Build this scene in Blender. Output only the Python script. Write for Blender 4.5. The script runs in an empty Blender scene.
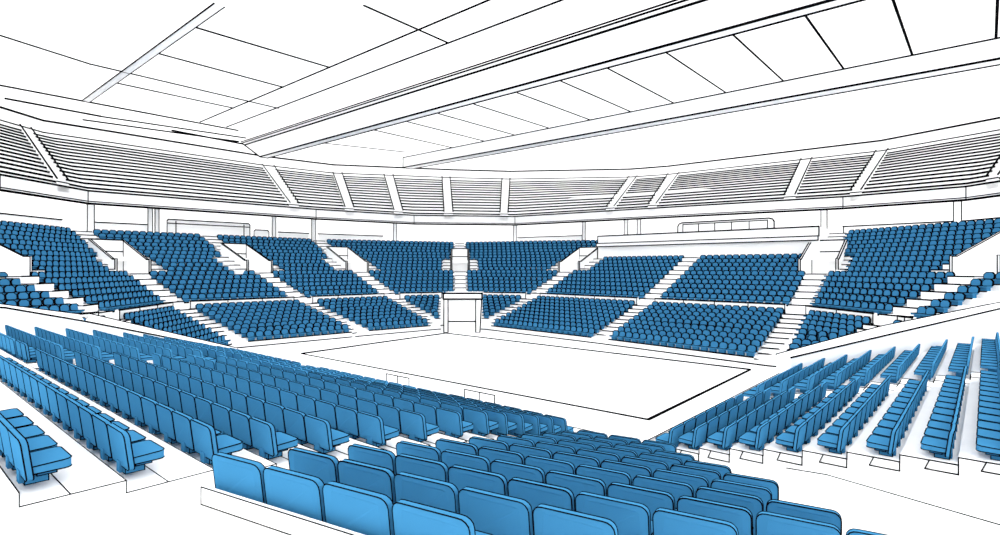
import bpy, math
from mathutils import Vector

# ------------------------------------------------------------------ camera, sky, exposure
sc = bpy.context.scene
F = 560.0            # focal length in pixels of the 1000 px wide frame
EYE = 4.7            # eye height above the court floor
HZ = 267.5
cam_d = bpy.data.cameras.new('camera')
cam_d.sensor_width = 36.0
cam_d.lens = F * 36.0 / 1000.0
cam_d.clip_end = 500
cam_d.clip_start = 0.05
cam = bpy.data.objects.new('camera', cam_d)
cam.location = (0, 0, EYE)
cam.rotation_euler = (math.pi / 2, 0, 0)
sc.collection.objects.link(cam)
sc.camera = cam

world = bpy.data.worlds.new('overcast_sky')
sc.world = world
world.use_nodes = True
bg = world.node_tree.nodes['Background']
bg.inputs[0].default_value = (1, 1, 1, 1)
bg.inputs[1].default_value = 1.6
sc.view_settings.view_transform = 'Standard'
sc.view_settings.look = 'None'
sc.view_settings.gamma = 1.0
sc.view_settings.use_curve_mapping = False
sc.view_settings.exposure = 0.75
sc.cycles.max_bounces = 16
sc.cycles.diffuse_bounces = 12
sc.cycles.transmission_bounces = 12

# ------------------------------------------------------------------ materials
def mat_diffuse(name, c1, c2, scale):
    m = bpy.data.materials.new(name)
    m.use_nodes = True
    nt = m.node_tree
    nt.nodes.clear()
    out = nt.nodes.new('ShaderNodeOutputMaterial')
    d = nt.nodes.new('ShaderNodeBsdfDiffuse')
    d.inputs['Roughness'].default_value = 0.6
    tc = nt.nodes.new('ShaderNodeTexCoord')
    nz = nt.nodes.new('ShaderNodeTexNoise')
    nz.inputs['Scale'].default_value = scale
    rp = nt.nodes.new('ShaderNodeValToRGB')
    rp.color_ramp.elements[0].position = 0.35
    rp.color_ramp.elements[1].position = 0.65
    rp.color_ramp.elements[0].color = (*c1, 1)
    rp.color_ramp.elements[1].color = (*c2, 1)
    nt.links.new(tc.outputs['Object'], nz.inputs['Vector'])
    nt.links.new(nz.outputs['Fac'], rp.inputs['Fac'])
    nt.links.new(rp.outputs['Color'], d.inputs['Color'])
    nt.links.new(d.outputs[0], out.inputs[0])
    return m

M_WHITE = mat_diffuse('white_paint', (.94, .94, .94), (.96, .96, .96), 2.0)
M_BLUE = mat_diffuse('blue_plastic', (.044, .207, .395), (.047, .218, .412), 1.3)
M_INK = mat_diffuse('black_edging', (.002, .002, .0025), (.004, .004, .005), 5.0)
M_STEP = mat_diffuse('pale_concrete', (.92, .92, .92), (.95, .95, .95), 1.0)

def mat_light_passing():  # white with added translucency, lets sky light in to brighten the hall
    m = bpy.data.materials.new('white_light_passing')
    m.use_nodes = True
    nt = m.node_tree
    nt.nodes.clear()
    out = nt.nodes.new('ShaderNodeOutputMaterial')
    d = nt.nodes.new('ShaderNodeBsdfDiffuse')
    t = nt.nodes.new('ShaderNodeBsdfTranslucent')
    mx = nt.nodes.new('ShaderNodeAddShader')
    nz = nt.nodes.new('ShaderNodeTexNoise')
    nz.inputs['Scale'].default_value = 0.4
    rp = nt.nodes.new('ShaderNodeValToRGB')
    rp.color_ramp.elements[0].color = (.47, .47, .47, 1)
    rp.color_ramp.elements[1].color = (.49, .49, .49, 1)
    nt.links.new(nz.outputs['Fac'], rp.inputs['Fac'])
    nt.links.new(rp.outputs['Color'], d.inputs['Color'])
    nt.links.new(rp.outputs['Color'], t.inputs['Color'])
    nt.links.new(d.outputs[0], mx.inputs[0])
    nt.links.new(t.outputs[0], mx.inputs[1])
    nt.links.new(mx.outputs[0], out.inputs[0])
    return m
M_LIGHT_PASSING = mat_light_passing()
W, B, K, S = 0, 1, 2, 3
MATS = [M_WHITE, M_BLUE, M_INK, M_STEP]

# ------------------------------------------------------------------ helpers
V = Vector
UX, VX = V((.656, .755, 0)), V((-.755, .656, 0))     # the two directions of the court sides
def uv(a, b, z=0.0):
    p = UX * a + VX * b
    return V((p.x, p.y, z))
def drop(a, b, d):
    return uv(a, b, EYE - d)
def at(px, py, dz):
    """point on the level dz above the eye"""
    Z = F * dz / (HZ - py)
    return V(((px - 500) / F * Z, Z, EYE + dz))

INKW = 1.2          # weight of the black edging
class MB:
    def __init__(self):
        self.v, self.f, self.m = [], [], []
    def face(self, pts, m=W):
        n = len(self.v)
        self.v.extend([tuple(p) for p in pts])
        self.f.append(tuple(range(n, n + len(pts))))
        self.m.append(m)
    def prism(self, base, top, m=W, caps=True, side=None):
        n, k = len(self.v), len(base)
        self.v.extend([tuple(p) for p in base]); self.v.extend([tuple(p) for p in top])
        for i in range(k):
            j = (i + 1) % k
            self.f.append((n + i, n + j, n + k + j, n + k + i)); self.m.append(m if side is None else side)
        if caps:
            self.f.append(tuple(n + i for i in reversed(range(k)))); self.m.append(m)
            self.f.append(tuple(n + k + i for i in range(k))); self.m.append(m)
    def box(self, o, x, y, z, m=W, ink=0):
        """box from corner o along vectors x, y, z"""
        o, x, y, z = V(o), V(x), V(y), V(z)
        b = [o, o + x, o + x + y, o + y]
        t = [p + z for p in b]
        self.prism(b, t, m)
        if ink:
            self.loop(b, ink); self.loop(t, ink)
            for p, q in zip(b, t): self.line(p, q, ink)
    def line(self, p, q, r, m=K):
        p, q = V(p), V(q)
        d = q - p
        if d.length < 1e-5: return
        r = r * (INKW if r < .02 else INKW * 1.2)
        d.normalize()
        up = V((0, 0, 1)) if abs(d.z) < .9 else V((1, 0, 0))
        s = d.cross(up).normalized() * r
        t = d.cross(s).normalized() * r
        p2, q2 = p - d * r * .6, q + d * r * .6
        a = [p2 + s, p2 + t, p2 - s, p2 - t]
        b = [q2 + s, q2 + t, q2 - s, q2 - t]
        self.prism(a, b, m)
    def path(self, pts, r):
        for p, q in zip(pts[:-1], pts[1:]): self.line(p, q, r)
    def loop(self, pts, r):
        self.path(list(pts) + [pts[0]], r)
    def mesh(self, name, mats=None):
        me = bpy.data.meshes.new(name)
        me.from_pydata(self.v, [], self.f)
        for mm in (mats or MATS): me.materials.append(mm)
        me.polygons.foreach_set('material_index', self.m)
        me.update()
        return me
    def build(self, name, parent=None, mats=None, loc=None):
        o = bpy.data.objects.new(name, self.mesh(name, mats))
        sc.collection.objects.link(o)
        if parent is not None: o.parent = parent
        if loc is not None: o.location = loc
        return o

def tag(o, label, cat, group=None, kind=None):
    o['label'] = label; o['category'] = cat
    if group: o['group'] = group
    if kind: o['kind'] = kind
    return o
def struct(o, label=None):
    o['kind'] = 'structure'
    if label: o['label'] = label; 
    return o
def empty(name, loc, label, cat, group=None):
    o = bpy.data.objects.new(name, None)
    sc.collection.objects.link(o)
    o.location = loc
    o.empty_display_size = .2
    return tag(o, label, cat, group)
def local(parent, mb):
    """shift a builder's points so that they are relative to the parent's base"""
    l = parent.location
    mb.v = [(x - l.x, y - l.y, z - l.z) for x, y, z in mb.v]
    return mb
ORD = ('first second third fourth fifth sixth seventh eighth ninth tenth eleventh twelfth thirteenth fourteenth fifteenth '
       'sixteenth seventeenth eighteenth nineteenth twentieth').split()
def lerp(p, q, t): return V(p) * (1 - t) + V(q) * t

# ------------------------------------------------------------------ floor with court lines
mb = MB()
mb.face([(-60, -6, 0), (70, -6, 0), (70, 95, 0), (-60, 95, 0)])
def ground(px, py, z=0.0):
    Z = F * (EYE - z) / (py - HZ)
    return V(((px - 500) / F * Z, Z, z))
cA, cB, cC, cD = ground(302, 354), ground(446, 333.5), ground(750, 370), ground(648, 420)
for p, q, r in ((cA, cB, .05), (cB, cC, .045), (cC, cD, .045), (cD, cA, .032)):
    mb.line(p, q, r)
struct(mb.build('floor'), 'white arena floor with a black court outline')

# ------------------------------------------------------------------ roof
HR = 17.6
dzr = HR - EYE
mb = MB()
mb.face([(-75, -30, HR), (80, -30, HR), (80, 100, HR), (-75, 100, HR)])
def rl(a0, b0, a1, b1, r=.048, z=HR - .01):
    mb.line(uv(a0, b0, z), uv(a1, b1, z), r)
for b in (43.3, 38.6, 34.6, 30.5, 26.1, 22.2, 18.5, 14.5, 10.6, 7.0, 3.4, -.4):
    rl(32 if b < 40 else 31.5, b, 42, b)
rl(27.2, 53.3, 40.2, 48.9); 
rl(12, 32, 20, 31.9, .05); rl(12, 37.6, 20, 37.9); rl(12, 45.8, 20, 45.9)
rl(16.4, 23.1, 22.2, 23.3); rl(5, 41.2, 9.7, 42.8); rl(9.7, 42.8, 22.4, 43.2)
rl(2, 52.4, 23.5, 53.0, .07); rl(7.5, 56.3, 13.6, 56.8, .085); rl(13, 59.3, 25.6, 57.6, .075)
rl(13.6, 56.9, 25.4, 55.5, .07); rl(19.5, 57.6, 28.5, 58.6, .09)
rl(20.0, -4, 20.0, 52.5); rl(22.3, -4, 22.3, 52.5); rl(25.9, -4, 25.9, 57.6)
struct(mb.build('ceiling', mats=[M_LIGHT_PASSING, M_BLUE, M_INK, M_STEP]), 'white roof sheets with black seams')  # roof made translucent so the sky lights the closed interior

def girder(a0, a1, b0, b1, depth, r, label, extra=(), slant=0.0):
    m = MB()
    zb, zt = HR - depth, HR - .004
    m.prism([uv(a0, b0, zb), uv(a1, b0, zb), uv(a1, b1, zb), uv(a0, b1, zb)],
            [uv(a0, b0, zt), uv(a1, b0, zt), uv(a1, b1 + slant, zt), uv(a0, b1 + slant, zt)], W)
    for a in (a0, a1):
        m.line(uv(a, b0, HR - depth), uv(a, b1, HR - depth), r)
    m.line(uv(a0, b0, HR - .02), uv(a0, b1 + slant, HR - .02), r)
    m.line(uv(a0, b1, HR - depth), uv(a1, b1, HR - depth), r)
    m.line(uv(a0, b1 + slant, HR), uv(a0, b1, HR - depth), r)
    for d in extra:
        m.line(uv(a0 - .01, b0, HR - d), uv(a0 - .01, b1 + slant * (1 - d / depth), HR - d), r)
    return struct(m.build('beam'), label)
girder(11.45, 11.95, 28.4, 52.6, .05, .026, 'narrow white roof purlin at the upper left of the roof')
girder(26.2, 27.0, -8, 54.2, 1.95, .05, 'deep white roof girder crossing the middle of the roof', extra=(.32,), slant=4.0)
girder(42.0, 43.2, -8, 51.5, 1.2, .05, 'white roof girder with a squared end at the far right of the roof', extra=())

# ------------------------------------------------------------------ upper ring: fascia, bench tier, walls
FB = [(-190, 162), (0, 190), (88, 203.5), (316, 219), (414, 224), (515, 225), (843, 208.5), (966, 200), (1000, 195.5), (1190, 170)]
OB = [(-190, 71), (0, 124), (43, 136), (264, 168), (333, 175.6), (450, 180), (510, 181.5), (630, 179.5), (667, 177), (811, 161.5), (881, 154), (1000, 133.5), (1190, 100)]
def ev(lst, px):
    for (x0, y0), (x1, y1) in zip(lst[:-1], lst[1:]):
        if px <= x1: return y0 + (y1 - y0) * (px - x0) / (x1 - x0)
    return lst[-1][1]
ZI, ZF, ZO = EYE + 4.5, EYE + 5.4, EYE + 11.4
def inner(px, z=ZF):
    p = at(px, ev(FB, px), 4.5); p.z = z
    return p
def outer(px, z=ZO):
    p = at(px, ev(OB, px), 11.4); p.z = z
    return p
fx = [p[0] for p in FB]
mb_pl = None
n = 0
for x0, x1 in zip(fx[:-1], fx[1:]):
    if (x0, x1) == (966, 1000): x1 = 1190
    if x0 == 1000: continue
    n += 1
    xs = [x0] + [x for x in fx if x0 < x < x1] + [x1]
    m = MB()
    for xa, xb in zip(xs[:-1], xs[1:]):
        p, q = inner(xa, ZI), inner(xb, ZI)
        out = V((p.x + q.x, p.y + q.y - 40, 0)).normalized() * .35
        zz = V((0, 0, ZF - ZI))
        m.prism([p, q, q + out, p + out], [p + zz, q + zz, q + zz + out, p + zz + out], W)
        f = -out * .02
        m.line(p + f, q + f, .055); m.line(p + zz + f, q + zz + f, .045)
        g = V((0, 0, .16)); m.line(p + g + f, q + g + f, .026)
    for xe in (x0, x1):
        p = inner(xe, ZI); m.line(p, p + V((0, 0, ZF - ZI)), .03)
    struct(m.build('trim_%d' % n), 'white balcony front panel under the upper benches')

AIS = [(-60, -52, -100, -92), (57, 69, 20, 31), (290, 299, 262, 274), (345, 354, 333, 342), (394, 403, 384, 393), (444, 453, 442, 450), (500, 508, 502, 510),
       (606, 614, 629, 637), (648, 656, 668, 679), (784, 795, 801, 812), (850, 861, 876, 888), (986, 998, 1022, 1036)]
NR = 14
edges_ = [(-190, -190)] + [e for a in AIS for e in ((a[0], a[2]), (a[1], a[3]))] + [(1190, 1190)]
ord_blk = 0
for i in range(0, len(edges_), 2):
    (ia, oa), (ib, ob) = edges_[i], edges_[i + 1]
    # sub-divide where the ring turns
    ts = [0.0]
    for x in fx:
        if ia + 3 < x < ib - 3: ts.append((x - ia) / (ib - ia))
    ts.append(1.0)
    cols = [(inner(ia + (ib - ia) * t), outer(oa + (ob - oa) * t)) for t in ts]
    ord_blk += 1
    def P(c, k, dz=0.0):
        p = lerp(cols[c][0], cols[c][1], k / NR)
        z = ZF + (ZO - ZF) * max(0, math.floor(k + 1e-6)) / NR
        return V((p.x, p.y, z + dz))
    m = MB()
    for c in range(len(cols) - 1):
        for k in range(NR):
            a, b = P(c, k), P(c + 1, k)
            a2, b2 = P(c, k + 1), P(c + 1, k + 1)
            m.face([a, b, V((b2.x, b2.y, b.z)), V((a2.x, a2.y, a.z))], S)
            m.face([V((a2.x, a2.y, a.z)), V((b2.x, b2.y, b.z)), b2, a2], S)
    struct(m.build('upper_terrace'), 'white stepped upper tier carrying bench rows')
    vis = ob > 0 and oa < 1000
    if not vis and not (ib > 0 and ia < 1000): continue
    for k in range(NR):
        m = MB()
        for c in range(len(cols) - 1):
            def Q(cc, kk, dz):
                p = lerp(cols[cc][0], cols[cc][1], (k + kk) / NR)
                return V((p.x, p.y, ZF + (ZO - ZF) * k / NR + dz))
            base = [Q(c, .30, .02), Q(c + 1, .30, .02), Q(c + 1, .85, .02), Q(c, .85, .02)]
            top = [p + V((0, 0, .22)) for p in base]
            m.prism(base, top, W)
            m.line(top[0], top[1], .050)
        for c in (0, len(cols) - 1):
            pass
        o = m.build('bleacher_bench')
        tag(o, 'long white upper tier bench, %s row up, %s bench block from the left' % (ORD[k], ORD[ord_blk - 2]), 'bench', 'white benches of the upper tier')
        o['label'] = o['label']
na = 0
for (ia, ib, oa, ob) in AIS:
    m = MB()
    a0, b0, a1, b1 = inner(ia), inner(ib), outer(oa), outer(ob)
    def T(l, k, z):
        p = lerp(a0, a1, k) if l == 0 else lerp(b0, b1, k)
        return V((p.x, p.y, z))
    for k in range(NR * 2):
        z0 = ZF + (ZO - ZF) * k / (NR * 2)
        base = [T(0, k / 28, z0 - .4), T(1, k / 28, z0 - .4), T(1, (k + 1) / 28, z0 - .4), T(0, (k + 1) / 28, z0 - .4)]
        m.prism(base, [p + V((0, 0, .4 + .26)) for p in base], W)
    m.line(T(0, 0, ZF + .45), T(0, 1, ZO + .45), .045); m.line(T(1, 0, ZF + .45), T(1, 1, ZO + .45), .045)
    m.line(T(0, 0, ZF + .25), T(1, 0, ZF + .25), .03)
    na += 1
    o = m.build('upper_aisle_stair')
    tag(o, 'steep white stair between upper bench blocks, %s aisle from the left' % ORD[max(0, na - 2)], 'stair', 'stairs of the upper tier')

# wall behind the top bench row and the wall behind the concourse
m = MB()
for x0, x1 in zip([p[0] for p in OB][:-1], [p[0] for p in OB][1:]):
    p, q = outer(x0) * 1.0, outer(x1) * 1.0
    zt = EYE + 12.75
    out = V((p.x + q.x, p.y + q.y - 40, 0)).normalized() * .4
    m.prism([p, q, q + out, p + out], [V((v_.x, v_.y, zt)) for v_ in (p, q, q + out, p + out)], W)
    f = -out * .02
    m.line(V((p.x, p.y, zt)) + f, V((q.x, q.y, zt)) + f, .065)
    m.line(p + f + V((0, 0, .32)), q + f + V((0, 0, .32)), .04)
struct(m.build('wall_upper', mats=[M_LIGHT_PASSING, M_BLUE, M_INK, M_STEP]), 'white wall above the last upper bench row')  # translucency added to this wall so outside light whitens it
m = MB()
m2 = MB()
for x0, x1 in zip(fx[:-1], fx[1:]):
    p, q = lerp(inner(x0, 7.2), outer(x0, 7.2), .45), lerp(inner(x1, 7.2), outer(x1, 7.2), .45)
    m.face([p, q, V((q.x, q.y, 12.5)), V((p.x, p.y, 12.5))])
    pi, qi = lerp(inner(x0, 7.2), outer(x0, 7.2), .20), lerp(inner(x1, 7.2), outer(x1, 7.2), .20)
    m2.prism([pi + V((0, 0, -.3)), qi + V((0, 0, -.3)), q + V((0, 0, -.3)), p + V((0, 0, -.3))], [pi, qi, q, p], S)
struct(m.build('wall_concourse', mats=[M_LIGHT_PASSING, M_BLUE, M_INK, M_STEP]), 'white wall at the back of the concourse')  # translucent too, an invented glow that keeps the concourse from greying
struct(m2.build('floor_concourse'), 'white concourse floor behind the top seat rows')

for (xa, xb) in ((87.5, 94), (148, 152.5), (155, 159), (272, 276), (311.5, 316), (393, 397), (513, 517), (582, 585.5), (624, 628), (637, 641), (821, 827), (954, 961)):
    m = MB()
    xm = (xa + xb) / 2
    p = inner(xm, 6.9)
    dirr = V((p.x, p.y, 0)).normalized()
    p = p + dirr * 2.3
    side = V((dirr.y, -dirr.x, 0))
    wd = (xb - xa) / F * p.y * .9
    m.box(p - side * wd / 2, side * wd, dirr * .45, V((0, 0, ZI - 6.9 + .3)), W, ink=.03)
    struct(m.build('column'), 'white concourse column below the balcony front')

def conc(px, z, back=2.8):
    p = inner(px, z)
    d = V((p.x, p.y, 0)).normalized() * back
    return V((p.x + d.x, p.y + d.y, z))
def railing(x0, x1, z1, label, name='concourse_railing', cat='railing', posts=(), z2=None, rounded=False, nseg=1):
    xs = [x0] + [x for x in fx if x0 < x < x1] + [x1]
    base = conc((x0 + x1) / 2, 6.9)
    t = empty(name, base, label, cat, 'concourse railings behind the top seat row' if name == 'concourse_railing' else None)
    m = MB()
    for a, b in zip(xs[:-1], xs[1:]):
        p, q = conc(a, 6.9), conc(b, 6.9)
        k = V((p.x, p.y, 0)).normalized() * .06
        up = V((0, 0, z1 - 6.9 - .03))
        m.prism([p, q, q + k, p + k], [p + up, q + up, q + k + up, p + k + up], W)
    local(t, m).build('panel', t, [M_LIGHT_PASSING, M_BLUE, M_INK, M_STEP])  # panel passes light only to lift its grey shading to white
    m = MB()
    ch = min(1.4, (x1 - x0) * .12) if rounded else 0
    for a, b in zip(xs[:-1], xs[1:]):
        a2, b2 = a + (ch if a == x0 else 0), b - (ch if b == x1 else 0)
        m.line(conc(a2, z1), conc(b2, z1), .036)
    if rounded:
        m.line(conc(x0, z1 - .14), conc(x0 + ch, z1), .034); m.line(conc(x1, z1 - .14), conc(x1 - ch, z1), .034)
        if z2: m.line(conc(a, z2, 2.74), conc(b, z2, 2.74), .03)
    local(t, m).build('top_rail', t)
    for x in posts:
        m = MB()
        m.line(conc(x, 6.9, 2.76), conc(x, z1 - (.14 if rounded else 0), 2.76), .03)
        local(t, m).build('post', t)
    return t
railing(-60, 62, 8.05, 'white concourse railing at the far left above the leftmost seats')
railing(95.5, 147, 8.1, 'white concourse railing between two columns on the left')
railing(167, 250, 8.62, 'tall white concourse booth with a double top rail on the left', 'concourse_booth', 'booth', (167, 176, 244, 250), 8.3, rounded=True)
railing(254, 269, 8.1, 'small white hatch frame beside the tall booth on the left', 'service_hatch', 'hatch', (254, 269), rounded=True)
railing(278, 309, 8.0, 'short white concourse railing right of the small hatch frame')
railing(318, 383, 8.0, 'white concourse railing above the seats left of the centre stair')
railing(518, 582, 8.0, 'white concourse railing above the seats right of the centre stair')
railing(843, 953, 8.0, 'long white concourse railing above the right seats', posts=(843.5,))
railing(963, 1060, 8.0, 'white concourse railing at the far right edge')

# ------------------------------------------------------------------ lower bowl: ribs of the far stands
# each rib: front point, top of the lower tier, top of the upper tier (plan), stairs fall along it
RIB = {
 -1: ((-17.0, 25.2), (-19.6, 23.6), (-31.5, 17)),
  0: ((-15.0, 28.2), (-18.8, 27.4), (-29.3, 26.0)),
  1: ((-15.3, 32.5), None, (-30.3, 40.2)),
  2: ((-9.5, 38.1), None, (-24.6, 46.8)),
  3: ((-4.7, 42.3), None, (-18.0, 54.8)),
  4: ((-3.0, 43.3), None, (-4.4, 61.0)),
  5: ((-1.1, 42.3), None, (11.1, 56.2)),
  6: ((6.14, 34.4), None, (18.6, 48.6)),
  7: ((12.7, 26.6), None, (26.0, 43.0)),
  8: ((14.4, 25.4), (17.2, 25.3), (29.5, 28.0)),
  9: ((15.0, 22.9), (17.4, 23.1), (30.5, 25.4)),
}
FL, FU = .31, .36          # end of the lower tier, start of the upper tier
NL, NU, NP = 9, 16, 10     # seat rows per tier; the press box starts at row NP
ZL0, ZL1, ZU0, ZU1 = .35, 2.05, 2.45, 7.25
def rib(i, f):
    p, mm, q = RIB[i]
    p, q = V((p[0], p[1], 0)), V((q[0], q[1], 0))
    if mm is None: return lerp(p, q, f)
    mm = V((mm[0], mm[1], 0))
    return lerp(p, mm, f / FL) if f <= FL else lerp(mm, q, (f - FL) / (1 - FL))
def fl(r): return FL * r / NL
def fu(r): return FU + (1 - FU) * r / NU
def zl(r): return ZL0 + (ZL1 - ZL0) * r / NL
def zu(r): return ZU0 + (ZU1 - ZU0) * r / NU
VOM = {0, 1, 2, 3, 4, 5, 7, 8}
V0, V1 = 6, 10              # vomitory rows
def margins(i, tier, r, side=0):
    """terrace margin, seat margin beside rib i"""
    if i == 4 and tier == 'L': return 1.75, 1.8
    if i == 4 and tier == 'U':
        return (.9, 1.75 if r < V0 + 4 else 1.0) if V0 <= r < V1 else (0.0, .95 if V1 <= r < V1 + 2 else .55)
    if i in VOM and tier == 'U' and V0 <= r < V1:
        return 1.15, (2.1 if r < V0 + 4 and not (i == 7 and side < 0) else 1.25)
    if i in VOM and tier == 'U' and V1 <= r < V1 + 4: return 0.0, 1.15 if r < V1 + 2 else .8
    return 0.0, .68
SECN = {-1: 'leftmost far block', 0: 'far left block', 1: 'left side block', 2: 'left end block', 3: 'block left of the centre stair', 4: 'block right of the centre stair',
        5: 'block below the press box left half', 6: 'block below the press box right half', 7: 'right corner block', 8: 'rightmost far block'}
PITCH = .49
WALL_R = [(10.5, 20.2), (15.0, 21.0), (20.7, 22.1), (27, 23.3), (40, 25.8)]
WALL_L = [(-30, 8), (-21.3, 17.2), (-18.2, 20.6), (-16.6, 22.4), (-11.6, 24.7)]
def in_wall(c):
    for w in (WALL_R, WALL_L):
        for (x0, y0), (x1, y1) in zip(w[:-1], w[1:]):
            if x0 <= c.x <= x1:
                L = math.hypot(x1 - x0, y1 - y0)
                d = ((x1 - x0) * (c.y - y0) - (y1 - y0) * (c.x - x0)) / L
                if d < 1.3: return True
    return False
def zz0(p, z): return V((p.x, p.y, z))
SEATS = []      # (point, facing angle, size class, block name, row label, seat number)
def seg_pts(i, f0, mi0, mi1):
    p, q = rib(i, f0), rib(i + 1, f0)
    L = (q - p).length
    d = (q - p) / max(L, 1e-6)
    return p, q, L, d
for i in range(-1, 9):
    for tier in ('L', 'U'):
        N = NL if tier == 'L' else NU
        ff, zf = (fl, zl) if tier == 'L' else (fu, zu)
        m = MB()
        for r in range(N):
            if i in (5, 6) and tier == 'U' and r >= NP: break
            mt0, ms0 = margins(i, tier, r); mt1, ms1 = margins(i + 1, tier, r, -1)
            p, q, L, d = seg_pts(i, ff(r), 0, 0)
            p2, q2, L2, d2 = seg_pts(i, ff(r + 1), 0, 0)
            if L > mt0 + mt1 + .2:
                a, b = p + d * mt0, q - d * mt1
                a2, b2 = p2 + d2 * mt0, q2 - d2 * mt1
                z, zp = zf(r), zf(r - 1) if r else 0 if tier == 'L' else ZL1
                A, Bq, C, D = [V((t.x, t.y, z)) for t in (a, b, b2, a2)]
                m.face([A, Bq, C, D], S)
                m.face([V((a.x, a.y, zp)), V((b.x, b.y, zp)), Bq, A], S)
                if L > ms0 + ms1 + .3: m.line(zz0(p + d * ms0, z), zz0(q - d * ms1, z), .022 if r else .03)
                if r == 0 and tier == 'L':
                    m.line(V((a.x, a.y, .02)), V((b.x, b.y, .02)), .035)
            # seats
            nd = V((-d.y, d.x, 0))
            if nd.dot(rib(i, 1) - rib(i, 0)) < 0: nd = -nd
            p3, q3 = p + nd * .40, q + nd * .40
            avail = L - ms0 - ms1
            n = int(avail / PITCH + .25)
            if n < 1: continue
            pt = avail / n; s0 = ms0
            for k in range(n):
                c = p3 + d * (s0 + (k + .5) * pt)
                if in_wall(c): continue
                SEATS.append((V((c.x, c.y, zf(r))), -nd, 'far', SECN[i], r, k))
        if m.f:
            struct(m.build('terrace'), 'white stepped terrace under the ' + SECN[i])
    # the barrier between lower and upper tier
    p, q, L, d = seg_pts(i, FL + .012, 0, 0)
    m0, m1 = (1.75 if i == 4 else .72), (1.75 if i + 1 == 4 else .72)
    a, b = p + d * m0, q - d * m1
    Lb = (b - a).length
    nd = V((-d.y, d.x, 0))
    if nd.dot(rib(i, 1) - rib(i, 0)) < 0: nd = -nd
    m = MB()
    a.z = b.z = ZL1 - .1
    m.box(a, b - a, nd * .2, V((0, 0, .62)), W)
    zt = V((0, 0, .62)); zb = V((0, 0, .12))
    m.line(a + zt, b + zt, .035); m.line(a + zb, b + zb, .03)
    n = max(2, int(Lb / 1.8))
    for k in range(n + 1):
        x = lerp(a, b, k / n) - nd * .01
        m.line(x + zb, x + zt, .022)
    o = m.build('barrier_wall')
    tag(o, 'low white panelled barrier wall across the middle of the ' + SECN[i], 'barrier', 'barriers between the seat tiers')
    # walkway behind it
    m = MB()
    u0, u1 = rib(i, FU), rib(i + 1, FU)
    l0, l1 = rib(i, FL), rib(i + 1, FL)
    m.face([V((t.x, t.y, ZL1)) for t in (l0, l1, u1, u0)], S)
    struct(m.build('walkway'), 'white walkway between the tiers of the ' + SECN[i])

# the far ribs' stairs
STN = {0: 'far left edge', 1: 'left of the far left doorway', 2: 'second doorway from the left', 3: 'third doorway from the left', 4: 'centre doorway above the portal',
       5: 'doorway left of the press box', 6: 'middle of the press box', 7: 'doorway right of the press box', 8: 'far right edge'}
STN = {0: 'the doorway at the left edge', 1: 'the first whole doorway from the left', 2: 'the second whole doorway from the left', 3: 'the doorway left of the centre stair',
       4: 'the centre doorway over the portal', 5: 'the doorway left of the press box', 6: 'the middle of the press box', 7: 'the doorway right of the press box', 8: 'the doorway at the right edge'}
def rib_frame(i):
    d = (rib(i, 1) - rib(i, .4)).normalized()
    e = V((d.y, -d.x, 0))
    return d, e
def stair(i, f0, f1, z0, z1, n, hw, off, label):
    d, e = rib_frame(i)
    if i == 4: hw, off = hw * .8, off * .8
    m = MB()
    for k in range(n):
        fa, fb = f0 + (f1 - f0) * k / n, f0 + (f1 - f0) * (k + 1) / n
        pa, pb = rib(i, fa) + e * off, rib(i, fb) + e * off
        zt = z0 + (z1 - z0) * (k + 1) / n + .03
        base = [pa - e * hw, pa + e * hw, pb + e * hw, pb - e * hw]
        lo = [V((t.x, t.y, zt - (z1 - z0) / n * 2.2)) for t in base]
        hi = [V((t.x, t.y, zt)) for t in base]
        m.prism(lo, hi, W)
        m.line(hi[0], hi[1], .026)
        m.line(hi[0], hi[3], .019); m.line(hi[1], hi[2], .019)
        rz = V((0, 0, -(z1 - z0) / n * .9))
    return tag(m.build('aisle_stair'), label, 'stair', 'stairs of the far stands')
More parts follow.
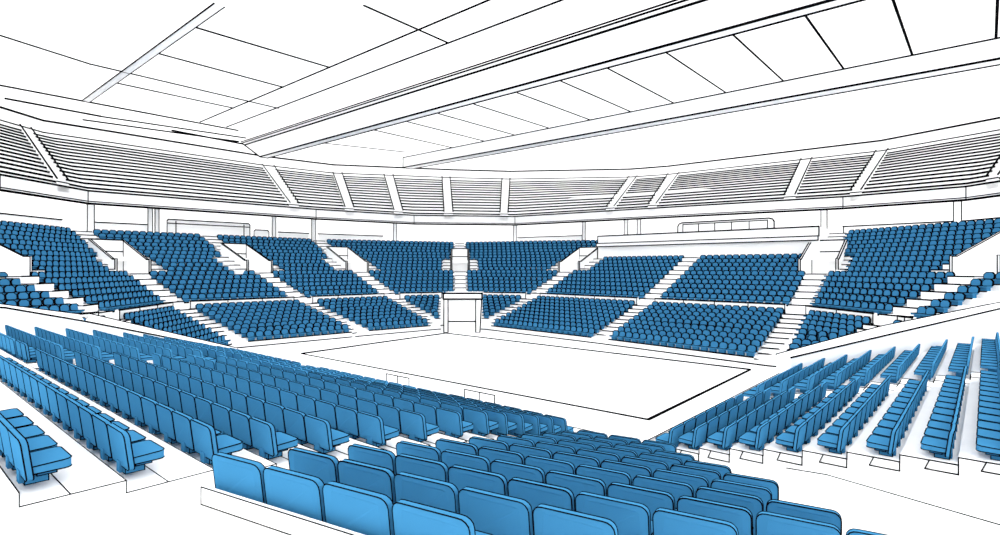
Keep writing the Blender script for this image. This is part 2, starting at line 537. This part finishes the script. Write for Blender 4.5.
for i in range(0, 9):
    if i != 4:
        stair(i, 0.005, FL, .05, ZL1, 10, .6, 0, 'white lower stair running down to the floor below ' + STN[i])
    stair(i, FU - .02, fu(V0) if i in VOM else fu(NP), ZU0 - .3, zu(V0) if i in VOM else zu(NP), V0 if i in VOM else NP, .6, 0, 'white upper stair leading up to ' + STN[i])
    if i in VOM:
        stair(i, fu(V1 + .6), fu(NU), zu(V1) + .1, zu(NU), 6, .6, 0, 'short white stair at the top above ' + STN[i])
        for s in ((-1, 1) if i != 7 else (1,)):
            stair(i, fu(V0), fu(V0 + 4), zu(V0), zu(V0 + 4), 4, .42, s * 1.66, 'short white side steps on the %s of %s' % ('left' if s < 0 else 'right', STN[i]))
        # vomitory entrance
        d, e = rib_frame(i)
        c = rib(i, fu(V0)); c.z = zu(V0)
        if i == 4: e = e * .78
        depth = (rib(i, fu(V1 + .6)) - rib(i, fu(V0))).length
        rise = 1.75
        t = empty('vomitory_entrance', c, 'white stairwell opening in the seats, ' + STN[i], 'entrance', 'stairwell openings in the far stands')
        z = V((0, 0, 1))
        for s in (-1, 1):
            m = MB()
            o0 = e * (s * 1.02)
            th = e * (s * .13)
            prof = [V((0, 0, -.02)), d * depth + V((0, 0, -.02)), d * depth + z * (rise + .62), d * .3 + z * 1.0, z * 1.0]
            m.prism([x + o0 for x in prof], [x + o0 + th for x in prof], W)
            m.path([prof[0] + o0, prof[4] + o0, prof[3] + o0, prof[2] + o0], .022 if i in (0, 8) else .032)
            m.path([prof[0] + o0 + th, prof[4] + o0 + th, prof[3] + o0 + th, prof[2] + o0 + th], .022 if i in (0, 8) else .032)
            m.build('side_wall', t)
        m = MB()
        hb = rise + .62
        x0, x1 = -e * 1.02 + d * (depth - .1), e * 1.02 + d * (depth - .1)
        m.box(x0 + z * (hb * .66), x1 - x0, d * .1, z * (hb * .34), W)
        m.line(x0 + z * hb * .66, x1 + z * hb * .66, .03); m.line(x0 + z * hb, x1 + z * hb, .035)
        m.build('lintel', t)
        m = MB()
        m.box(x0, x1 - x0, d * .1, z * (hb * .66), W)
        m.line(x0 - d * .02, x0 - d * .02 + z * hb, .03); m.line(x1 - d * .02, x1 - d * .02 + z * hb, .03)
        m.build('back_wall', t)
        m = MB()
        m.box(-e * 1.02 - z * .05, e * 2.04, d * depth, z * .06, S)
        m.line(-e * 1.02 + z * .01, e * 1.02 + z * .01, .026)
        m.build('landing', t)

# press box over the right hand blocks
f9 = fu(NP)
pa, pm, pb = rib(5, f9), rib(6, f9), rib(7, f9)
ta, tb = rib(5, fu(15.4)), rib(7, fu(15.4))
d = (pb - pa).normalized()
A0, B0 = pa + d * 1.25, pb - d * .5
A1, B1 = ta + d * 1.25, tb - d * .5
A0.z = B0.z = A1.z = B1.z = 0
t = empty('press_box', V((lerp(A0, B0, .5).x, lerp(A0, B0, .5).y, zu(NP) - .2)), 'long white press box above the right hand blue seats', 'press box')
nd = V((-d.y, d.x, 0))
if nd.y < 0: nd = -nd
def zz(p, z): return V((p.x, p.y, z))
m = MB()
m.prism([zz(x, zu(NP) - .2) for x in (A0, B0, B1, A1)], [zz(x, 6.62) for x in (A0, B0, B1, A1)], W)
m.line(zz(A0, zu(NP) - .2), zz(A0, 7.6), .035)
local(t, m).build('lower_wall', t)
m = MB()
A0s, B0s = A0 - nd * .22, B0 - nd * .22
m.prism([zz(x, 6.62) for x in (A0s, B0s, B1, A1)], [zz(x, 6.92) for x in (A0s, B0s, B1, A1)], W)
for zq in (6.62, 6.92): m.line(zz(A0s, zq), zz(B0s, zq), .032)
m.line(zz(B0s, 6.62), zz(B0s, 6.92), .03); m.line(zz(A0s, 6.62), zz(A0s, 6.92), .03)
local(t, m).build('ledge', t)
m = MB()
m.prism([zz(x, 6.92) for x in (A0, B0, B1, A1)], [zz(x, 7.6) for x in (A0, B0, B1, A1)], W)
m.line(zz(A0, 7.6), zz(B0, 7.6), .04); m.line(zz(A0, 7.6), zz(A1, 7.6), .035); m.line(zz(B0, 6.92), zz(B0, 7.6), .035); m.line(zz(A0, 6.92), zz(A0, 7.6), .035)
local(t, m).build('upper_wall', t)
# rounded window band standing on the roof of the box
w0, w1 = lerp(A1, B1, .33), lerp(A1, B1, .78)
wt = empty('window_band', zz(lerp(w0, w1, .5), 7.6), 'rounded white window band with five panes above the press box', 'window band')
ww = (w1 - w0); dw = ww.normalized()
Lw = ww.length
def rr(x, z, y=0.0): return zz(w0, 0) + dw * x + nd * y + V((0, 0, z))
outl = [rr(0, 7.6), rr(0, 8.45), rr(.12, 8.66), rr(.4, 8.75), rr(Lw - .4, 8.75), rr(Lw - .12, 8.66), rr(Lw, 8.45), rr(Lw, 7.6)]
m = MB()
m.prism(outl, [p + nd * .5 for p in outl], W)
m.path(outl, .04)
local(wt, m).build('frame', wt)
for k in range(5):
    m = MB()
    xa, xb = .5 + (Lw - 1.0) * k / 5, .5 + (Lw - 1.0) * (k + 1) / 5
    m.box(rr(xa + .04, 7.65, -.04), dw * (xb - xa - .08), nd * .05, V((0, 0, .9)), W)
    m.line(rr(xa, 7.62, -.05), rr(xa, 8.6, -.05), .028)
    if k == 4: m.line(rr(xb, 7.62, -.05), rr(xb, 8.6, -.05), .028)
    m.line(rr(xa, 8.58, -.05), rr(xb, 8.58, -.05), .028)
    local(wt, m).build('pane', wt)

# portal in the far corner
pc = V((-2.75, 40.4, 0))
t = empty('entrance_portal', pc, 'tall white doorway portal in the far corner of the floor', 'doorway')
hw_o, hw_i, ht, dp = 1.30, 1.0, 2.72, 2.6
for s in (-1, 1):
    m = MB()
    pts = [V((s * hw_o, 0, 0)), V((s * hw_i, 0, 0)), V((s * (hw_i), 0, ht - .3)), V((s * (hw_o + (.12 if s > 0 else 0)), 0, ht - .3))]
    m.prism(pts, [p + V((0, dp, 0)) for p in pts], W)
    m.loop(pts, .03)
    m.build('jamb', t)
m = MB()
m.box(V((-hw_o - .04, -.05, ht - .3)), V((2 * hw_o + .2, 0, 0)), V((0, dp + .05, 0)), V((0, 0, .42)), W)
pts = [V((-hw_o - .04, -.06, ht - .3)), V((hw_o + .16, -.06, ht - .3)), V((hw_o + .16, -.06, ht + .12)), V((-hw_o - .04, -.06, ht + .12))]
m.loop(pts, .045)
m.build('lintel', t)
m = MB()
m.box(V((-hw_i, .6, 0)), V((2 * hw_i, 0, 0)), V((0, .1, 0)), V((0, 0, ht - .3)), W)
m.line(V((-hw_i, 0.58, .75)), V((hw_i, 0.58, .75)), .03)
m.build('door_panel', t)

# ------------------------------------------------------------------ sloped side walls where near and far stands meet
def side_wall(base, tops, lows, th, name, label, r):
    m = MB()
    for k in range(len(base) - 1):
        p, q = base[k], base[k + 1]
        bk = V((-(q - p).y, (q - p).x, 0)).normalized() * th
        if bk.y < 0: bk = -bk
        lo = [V((x.x, x.y, 0)) for x in (p, q, q + bk, p + bk)]
        hi = [V((p.x, p.y, tops[k])), V((q.x, q.y, tops[k + 1])), V((q.x + bk.x, q.y + bk.y, tops[k + 1] + lows[k + 1])), V((p.x + bk.x, p.y + bk.y, tops[k] + lows[k]))]
        m.prism(lo, hi, W)
        m.line(hi[3], hi[2], r)
        f = -bk.normalized() * .01
        m.line(hi[0], hi[1], r)
    return struct(m.build(name), label)
side_wall([V((10.5, 20.2, 0)), V((15.0, 21.0, 0)), V((20.7, 22.1, 0)), V((27, 23.3, 0))],
          [1.45, 2.28, 3.30, 4.40], [.0, .14, .0, .0], .8, 'wall_right', 'sloping white parapet wall beyond the near right seats', .024)
side_wall([V((-21.3, 17.2, 0)), V((-18.2, 20.6, 0)), V((-16.6, 22.4, 0)), V((-11.6, 24.7, 0))],
          [3.9, 3.22, 2.55, 1.02], [.0, .08, .22, .0], .9, 'wall_left', 'sloping white parapet wall beyond the near left seats', .024)

# ------------------------------------------------------------------ near stands
# near left: rows along VX, facing +UX, from the back row down to the floor
LA = [1.0, 1.86, 2.75, 3.5, 4.32, 5.24, 6.1, 6.95, 7.65, 8.2, 8.72, 9.24, 9.74, 10.24]
LB0, LG0, LG1 = 6.8, 17.0, 18.2
def lt(k): return 2.36 + .13 * (k - 1)          # tread below the eye
def lfar(k): return 26.9 - max(0, k - 5) * .33
m = MB()
mi = MB()
for k, a in enumerate(LA):
    a1 = LA[k + 1] if k + 1 < len(LA) else a + 1.0
    dz = EYE - lt(k); dp_ = EYE - lt(k - 1)
    bf = lfar(k) + .25
    # tread
    m.face([uv(a, LB0, dz), uv(a1, LB0, dz), uv(a1, bf, dz), uv(a, bf, dz)], W)
    # riser behind the row
    m.face([uv(a, LB0, dz), uv(a, bf, dz), uv(a, bf, dp_), uv(a, LB0, dp_)], W)
    # end face toward the aisle
    m.face([uv(a, LB0, dz - 2), uv(a1, LB0, dz - 2), uv(a1, LB0, dz), uv(a, LB0, dz)], W)
    r = .0055 if k < 4 else .008 if k < 9 else .011
    m.line(uv(a, LB0, dp_), uv(a, bf, dp_), r)
    m.line(uv(a, LB0, dz), uv(a, LB0, dp_), r)
    m.line(uv(a, LB0, dz), uv(a1, LB0, dz), r)
    m.line(uv(a + .45 * (a1 - a), LB0, dz + .002), uv(a + .45 * (a1 - a), bf, dz + .002), r)
ae = LA[-1] + 1.0
ze = EYE - lt(13)
m.box(uv(ae, LB0, 0), UX * .15, VX * (lfar(13) - LB0 + .4), V((0, 0, ze + .05)), W)
m.line(uv(ae + .15, LB0, ze + .05), uv(ae + .15, lfar(13) + .4, ze + .05), .014)
m.face([uv(-2.5, LB0, EYE - lt(-1) - 2), uv(LA[0], LB0, EYE - lt(-1) - 2), uv(LA[0], LB0, EYE - lt(-1)), uv(-2.5, LB0, EYE - lt(-1))])
m.face([uv(-2.5, LB0, EYE - lt(-1)), uv(LA[0], LB0, EYE - lt(-1)), uv(LA[0], 27.2, EYE - lt(-1)), uv(-2.5, 27.2, EYE - lt(-1))])
struct(m.build('terrace'), 'white stepped terrace under the near left block')
# cross stair in the near left block
m = MB()
for k, a in enumerate(LA):
    a1 = LA[k + 1] if k + 1 < len(LA) else a + 1.0
    o = uv(a + .02, LG0 + .1, EYE - lt(k) + .004)
    m.box(o, UX * ((a1 - a) * .45), VX * (LG1 - LG0 - .2), V((0, 0, .075)), S, ink=.010)
tag(m.build('aisle_stair'), 'white stepped aisle crossing the near left seat rows', 'stair', 'stairs of the near stands')

for k, a in enumerate(LA):
    if k == 0: nm = 'back'
    n1 = 16
    pit = (LG0 - LB0 - .22) / n1
    for j in range(n1):
        SEATS.append((drop(a + .05, LB0 + .22 + (j + .5) * pit, lt(k)), UX.copy(), 'near', 'near left block', k, j))
    n2 = int((lfar(k) - LG1) / .64)
    for j in range(n2):
        SEATS.append((drop(a + .05, LG1 + (j + .5) * .64, lt(k)), UX.copy(), 'near', 'far part of near left block', k, j))

# near right: rows along UX, facing +VX, front row first
RB = [5.12, 4.6, 3.99, 3.37, 2.70, 2.0, 1.25, .5, -.19, -.9, -1.6]
RA0 = 11.3
def rt(k): return 3.93 - .12 * k
def rgap(k): return 16.1 + .46 * k
def rend(k): return 22.9 + .72 * k
m = MB()
for k, b in enumerate(RB):
    b1 = RB[k - 1] if k else b + .75
    dz = EYE - rt(k); dn = EYE - rt(k + 1)
    e0 = rend(k) + .2
    bb = b - .17            # back of the row
    bb1 = b1 - .17
    m.face([uv(RA0, bb, dz), uv(e0, bb, dz), uv(e0, bb1, dz), uv(RA0, bb1, dz)], W)
    m.face([uv(RA0, bb, dz), uv(e0, bb, dz), uv(e0, bb, dn), uv(RA0, bb, dn)], W)
    m.face([uv(RA0, bb, 0), uv(RA0, bb1, 0), uv(RA0, bb1, dz), uv(RA0, bb, dz)], W)
    r = .010
    m.line(uv(RA0, bb, dz), uv(RA0, bb, dn), r)
    m.line(uv(RA0, bb, dz), uv(RA0, bb1, dz), r)
    # plinth under the seats of the row, its end showing at the aisle
    m.box(uv(RA0 - .02, bb + .0, dz - .15), UX * (rgap(k) - RA0), VX * .36, V((0, 0, .155)), W)
    q = [uv(RA0 - .03, bb, dz + .01), uv(RA0 - .03, bb + .36, dz + .01), uv(RA0 - .03, bb + .42, dz - .14), uv(RA0 - .03, bb, dz - .14)]
    m.loop(q, r)
    g0, g1 = rgap(k), rgap(k) + 1.0
    m.line(uv(g0, bb, dz + .005), uv(g0, bb1, dz + .005), .012)
    m.line(uv(g1, bb, dz + .005), uv(g1, bb1, dz + .005), .012)
    m.line(uv(g0, bb, dn), uv(g1, bb, dn), .012)
bf = RB[0] + .7
m.face([uv(RA0, bf, 0), uv(rend(0), bf, 0), uv(rend(0), bf, EYE - rt(0)), uv(RA0, bf, EYE - rt(0))], W)
m.line(uv(RA0, bf, EYE - rt(0)), uv(rend(0), bf, EYE - rt(0)), .012)
struct(m.build('terrace'), 'white stepped terrace under the near right block')
for k, b in enumerate(RB[:10]):
    n1 = int((rgap(k) - RA0) / .65)
    for j in range(n1):
        SEATS.append((drop(RA0 + (j + .5) * .65, b - .1, rt(k) + .06), VX.copy(), 'near', 'near right block', k, j))
    n2 = int((rend(k) - rgap(k) - 1.0) / .65)
    for j in range(n2):
        SEATS.append((drop(rgap(k) + 1.0 + (j + .5) * .65, b - .1, rt(k) + .06), VX.copy(), 'near', 'far part of near right block', k, j))

# near centre wedge: rows along WX, facing NX
NX, WX = V((.491, .871, 0)), V((-.871, .491, 0))
def cn(k): return 2.79 + .74 * k
def ct(k): return 2.09 + .165 * k
def cl(nn):                      # left end of a row at distance nn
    p0, p1 = V((-2.39, 4.55, 0)), V((1.5, 10.9, 0))
    t = (nn - p0.dot(NX)) / (p1.dot(NX) - p0.dot(NX))
    return lerp(p0, p1, t)
def cr(nn):
    s = (.491 * nn - 3.1) / .871
    return NX * nn + WX * s
m = MB()
for k in range(11):
    a, b = cl(cn(k)), cr(cn(k)); a2, b2 = cl(cn(k + 1)), cr(cn(k + 1))
    z, zp = EYE - ct(k), EYE - ct(k - 1)
    if k == 0: zp = EYE - 1.77
    m.face([zz(a, z), zz(b, z), zz(b2, z), zz(a2, z)], W)
    m.face([zz(a, z), zz(b, z), zz(b, zp), zz(a, zp)], W)
    m.face([zz(a, z - 1.2), zz(a2, z - 1.2), zz(a2, z), zz(a, z)], W)
    m.face([zz(b, z - 2.2), zz(b2, z - 2.2), zz(b2, z), zz(b, z)], W)
    r = .005 if k < 3 else .0065 if k < 7 else .009
    if k: m.line(zz(a, zp), zz(b, zp), r); m.line(zz(a, z), zz(a, zp), r)
    m.line(zz(a, z), zz(a2, z), r)
a, b = cl(cn(0)), cr(cn(0))
bk = -NX * .04
m.prism([zz(a, EYE - 1.92), zz(b, EYE - 1.92), zz(b + bk, EYE - 1.92), zz(a + bk, EYE - 1.92)],
        [zz(a, EYE - 1.77), zz(b, EYE - 1.77), zz(b + bk, EYE - 1.77), zz(a + bk, EYE - 1.77)], W)
q = [zz(a + bk, EYE - 1.77), zz(b + bk, EYE - 1.77)]
m.path([zz(b + bk, EYE - 1.77), zz(a + bk, EYE - 1.77), zz(a + bk, EYE - 1.91), zz(b + bk, EYE - 1.91)], .0048)
# landing behind the wedge
m.face([zz(a, EYE - 1.92), zz(b, EYE - 1.92), zz(b - NX * 6, EYE - 1.92), zz(a - NX * 6 - WX * -.6, EYE - 1.92)], W)
an, bn = cl(cn(11)), cr(cn(11))
zf_ = EYE - ct(10)
m.face([zz(an, zf_), zz(bn, zf_), zz(bn, 0), zz(an, 0)], W)
m.line(zz(an, zf_), zz(bn, zf_), .009)
struct(m.build('terrace'), 'white stepped terrace under the near centre block')
for k in range(11):
    a, b = cl(cn(k)), cr(cn(k))
    L = (b - a).length
    n = max(1, int(L / .635 + .3))
    for j in range(n):
        c = a - WX * ((j + .5) * .635 - .02) + NX * .06
        if c.y < .9: continue
        SEATS.append((zz(c, EYE - ct(k)), NX.copy(), 'near', 'near centre block', k, j))

# sloping aisles left and right of the centre wedge
m = MB()
def aisl(a): return EYE - (2.36 + .168 * (a - 1.86)) - .2
pts = [uv(-3, LB0 + .02, 0), uv(11.1, LB0 + .02, 0), uv(11.1, 3.0, 0), uv(-3, 3.0, 0)]
m.face([zz(p, aisl(p.dot(UX))) for p in pts], W)
struct(m.build('aisle'), 'white sloping aisle beside the near left block')
m = MB()
def aisr(b): return EYE - (3.93 - .172 * (5.19 - b)) - .2
pts = [uv(RA0 + .02, 5.9, 0), uv(RA0 + .02, -4, 0), uv(3.0, -4, 0), uv(3.0, 5.9, 0)]
m.face([zz(p, aisr(p.dot(VX))) for p in pts], W)
b_ = 3.2
p, q = ground(786, 465.5, EYE - 3.7), ground(1010, 499, EYE - 3.2)
def onr(px, py):
    dirv = V(((px - 500) / F, 1, -(py - HZ) / F))
    lo, hi = 1.0, 40.0
    for _ in range(50):
        mid = (lo + hi) / 2
        pt = V((0, 0, EYE)) + dirv * mid
        if pt.z > aisr(pt.dot(VX)): lo = mid
        else: hi = mid
    return V((0, 0, EYE)) + dirv * lo
m.line(onr(664, 449), onr(760, 464), .015); m.line(onr(760, 464), onr(827, 475), .013); m.line(onr(827, 475), onr(1010, 528), .011)
struct(m.build('aisle'), 'white sloping aisle beside the near right block')

# two small rail gates on the front edge of the near left block
for (b0, lab) in ((13.7, 'thin black rail gate at the court edge, further one from the viewer'), (10.25, 'thin black rail gate at the court edge, nearer one to the viewer')):
    z0 = ze
    t = empty('rail_gate', uv(10.95, b0, z0), lab, 'gate', 'rail gates at the court edge')
    m = MB()
    m.line(VX * -.55 + V((0, 0, .58)), VX * .55 + V((0, 0, .58)), .014)
    m.build('top_rail', t)
    for x in (-.55, 0, .55):
        m = MB(); m.line(VX * x, VX * x + V((0, 0, .58)), .013); m.build('post', t)

# ------------------------------------------------------------------ seats
def rounded(w, h, r, n, cx=0.0, cz=0.0, top_only=False):
    pts = []
    for (sx, sz, a0) in ((1, -1, -90), (1, 1, 0), (-1, 1, 90), (-1, -1, 180)):
        rr_ = r if not (top_only and sz < 0) else r * .45
        for k in range(n + 1):
            a = math.radians(a0 + 90 * k / n)
            pts.append((cx + sx * (w / 2 - rr_) + rr_ * math.cos(a), cz + sz * (h / 2 - rr_) + rr_ * math.sin(a)))
    return pts
def near_meshes(r):
    """backrest, cushion, bracket in the seat's own frame: x along the row, y the way it faces"""
    w, h, th = .600, .425, .055
    pr = rounded(w, h, .075, 4, 0, .360, True)
    def bp(x, z, y): return V((x, y - .13 * (z - .24) + .030 * ((x / w * 2) ** 2), z))
    mb1 = MB()
    fr = [bp(x, z, th) for x, z in pr]; bk = [bp(x, z, 0) for x, z in pr]
    # a dished front and a bulged back
    mb1.prism(bk, fr, B, caps=False)
    for ring, off in ((fr, .010), (bk, -.012)):
        c = sum((p for p in ring), V()) / len(ring)
        inr = [lerp(p, c, .18) + V((0, off * .6, 0)) for p in ring]
        k = len(ring)
        for i in range(k):
            mb1.face([ring[i], ring[(i + 1) % k], inr[(i + 1) % k], inr[i]], B)
        mb1.face(inr, B)
    mb1.loop(fr, r); mb1.loop(bk, r)
    mb2 = MB()
    pc_ = rounded(.56, .37, .07, 3, 0, .225, True)
    lo = [V((x, y, .20)) for x, y in pc_]; hi = [V((x, y, .27 + .02 * (y / .43))) for x, y in pc_]
    mb2.prism(lo, hi, B)
    mb2.loop(lo, r); mb2.loop(hi, r)
    mb3 = MB()
    for (x0, x1, y0, y1, z0, z1) in ((-.13, .13, .05, .24, .07, .20), (-.17, .17, .14, .30, .145, .2)):
        mb3.box(V((x0, y0, z0)), V((x1 - x0, 0, 0)), V((0, y1 - y0, 0)), V((0, 0, z1 - z0)), B, ink=r * .8)
    mb3.box(V((-.06, .015, .075)), V((.12, 0, 0)), V((0, .06, 0)), V((0, 0, .13)), B)
    return mb1.mesh('backrest'), mb2.mesh('cushion'), mb3.mesh('bracket')

def visible(p):
    if p.y < .5: return False
    x = 500 + F * p.x / p.y
    y = HZ + F * (EYE - p.z - .3) / p.y
    return -25 < x < 1025 and y < 575
order = sorted((i for i, s in enumerate(SEATS) if s[2] == 'near' and visible(s[0])), key=lambda i: SEATS[i][0].y)
# hidden behind the wedge rows or too small ones stay in the mass
single = order[:300]
single_set = set(single)
cache = {}
def near_set(y):
    c = 0 if y < 4.5 else 1 if y < 6.5 else 2 if y < 9 else 3 if y < 12.5 else 4
    if c not in cache:
        cache[c] = near_meshes((.0042, .0056, .0068, .0072, .0075)[c])
    return cache[c]
ROWS = {'near left block': ('row %s from the back', 14, False), 'near right block': ('row %s from the front', 10, False), 'near centre block': ('row %s from the back', 11, False)}
def seat_label(s):
    blk, r, k = s[3], s[4], s[5]
    if blk == 'near centre block':
        return 'blue seat, %s from left end, %s row from the back, %s' % (ORD[k], ORD[r], blk)
    if blk == 'near left block':
        return 'blue seat, %s from the aisle end, %s row from the back, %s' % (ORD[k], ORD[r], blk)
    if blk == 'near right block':
        return 'blue seat, %s from the aisle end, %s row from the court, %s' % (ORD[k], ORD[r], blk)
    if 'left' in blk:
        return 'blue seat, %s past the cross aisle, %s row from the back, near left block' % (ORD[k], ORD[r])
    return 'blue seat, %s past the cross aisle, %s row from the court, near right block' % (ORD[k], ORD[r])
GRP = {'near centre block': 'blue seats of the near centre block'}
for i in single:
    s = SEATS[i]
    p, d = s[0], s[1]
    me = near_set(p.y)
    t = empty('stadium_seat', p, seat_label(s), 'seat', 'blue stadium seats')
    t.rotation_euler = (0, 0, math.atan2(-d.x, d.y))
    for nm, mesh in zip(('backrest', 'seat_cushion', 'bracket'), me):
        o = bpy.data.objects.new(nm, mesh)
        sc.collection.objects.link(o)
        o.parent = t

# all the other seats: one mass
mass = MB()
def add_local(p, d, pts):
    sx = V((d.y, -d.x, 0))
    return [V((p.x + sx.x * q[0] + d.x * q[1], p.y + sx.y * q[0] + d.y * q[1], p.z + q[2])) for q in pts]
def ringed(p, d, prof, y0, y1, inset, lean, rim=K):
    """slab whose face is blue inside a black edge band"""
    cx = sum(q[0] for q in prof) / len(prof); cz = sum(q[1] for q in prof) / len(prof)
    def pt(x, z, y): return (x, y - lean * (z - .18), z)
    back = add_local(p, d, [pt(x, z, y0) for x, z in prof])
    front = add_local(p, d, [pt(x, z, y1) for x, z in prof])
    ins = []
    for x, z in prof:
        dx, dz = x - cx, z - cz
        l = math.hypot(dx, dz)
        ins.append((x - dx / l * inset * 1.25, z - dz / l * inset * 1.25))
    k = len(prof)
    n = len(mass.v)
    fi = add_local(p, d, [pt(x, z, y1 + .008) for x, z in ins])
    bi = add_local(p, d, [pt(x, z, y0 - .008) for x, z in ins])
    mass.v.extend(tuple(q) for q in back + front + fi + bi)
    for i in range(k):
        j = (i + 1) % k
        mass.f.append((n + i, n + j, n + k + j, n + k + i)); mass.m.append(rim)
        mass.f.append((n + k + i, n + k + j, n + 2 * k + j, n + 2 * k + i)); mass.m.append(K)
        mass.f.append((n + i, n + 3 * k + i, n + 3 * k + j, n + j)); mass.m.append(K)
    mass.f.append(tuple(n + 2 * k + i for i in range(k))); mass.m.append(B)
    mass.f.append(tuple(n + 3 * k + i for i in reversed(range(k)))); mass.m.append(B)
def octo(w, h, c, cz):
    x, z = w / 2, h / 2
    return [(x - c, cz - z), (x, cz - z + c), (x, cz + z - c), (x - c, cz + z), (-x + c, cz + z), (-x, cz + z - c), (-x, cz - z + c), (-x + c, cz - z)]
for i, s in enumerate(SEATS):
    if i in single_set: continue
    p, d = s[0], s[1]
    if s[2] == 'near':
        if not visible(p): continue
        ins = .0016 * p.y * .55
        ringed(p, d, octo(.60, .425, .06, .36), 0, .055, ins, .13, rim=B)
        hw = .28
        lo, hi = .20, .28
        c = add_local(p, d, [(-hw, .05, lo), (hw, .05, lo), (hw, .42, lo), (-hw, .42, lo)])
        t = add_local(p, d, [(-hw, .05, hi), (hw, .05, hi), (hw, .42, hi), (-hw, .42, hi)])
        mass.prism(c, t, B)
        mass.loop(t, ins * .55); mass.line(c[2], c[3], ins * .5)
        q = add_local(p, d, [(-.1, .06, 0), (.1, .06, 0), (.1, .26, 0), (-.1, .26, 0)])
        mass.prism(q, [x + V((0, 0, .19)) for x in q], B)
    else:
        ins = .037 + .0006 * (p.y - 25)
        ringed(p, d, octo(.49, .39, .11, .355), 0, .06, ins, .13)
        hw = .225
        c = add_local(p, d, [(-hw, .05, .17), (hw, .05, .17), (hw, .36, .17), (-hw, .36, .17)])
        t = add_local(p, d, [(-hw, .05, .24), (hw, .05, .24), (hw, .36, .24), (-hw, .36, .24)])
        mass.prism(c, t, B)
        mass.line(t[2], t[3], .014); mass.line(t[1], t[2], .012); mass.line(t[0], t[3], .012)
        q = add_local(p, d, [(-.16, .06, 0), (.16, .06, 0), (.16, .26, 0), (-.16, .26, 0)])
        mass.prism(q, [x + V((0, 0, .18)) for x in q], B)
o = mass.build('stadium_seats')
tag(o, 'blue seats filling the far stands and the far ends of the near rows', 'seats', None, 'stuff')
print('SEATS', len(SEATS), 'near in view', len(order), 'last single y', SEATS[single[-1]][0].y)
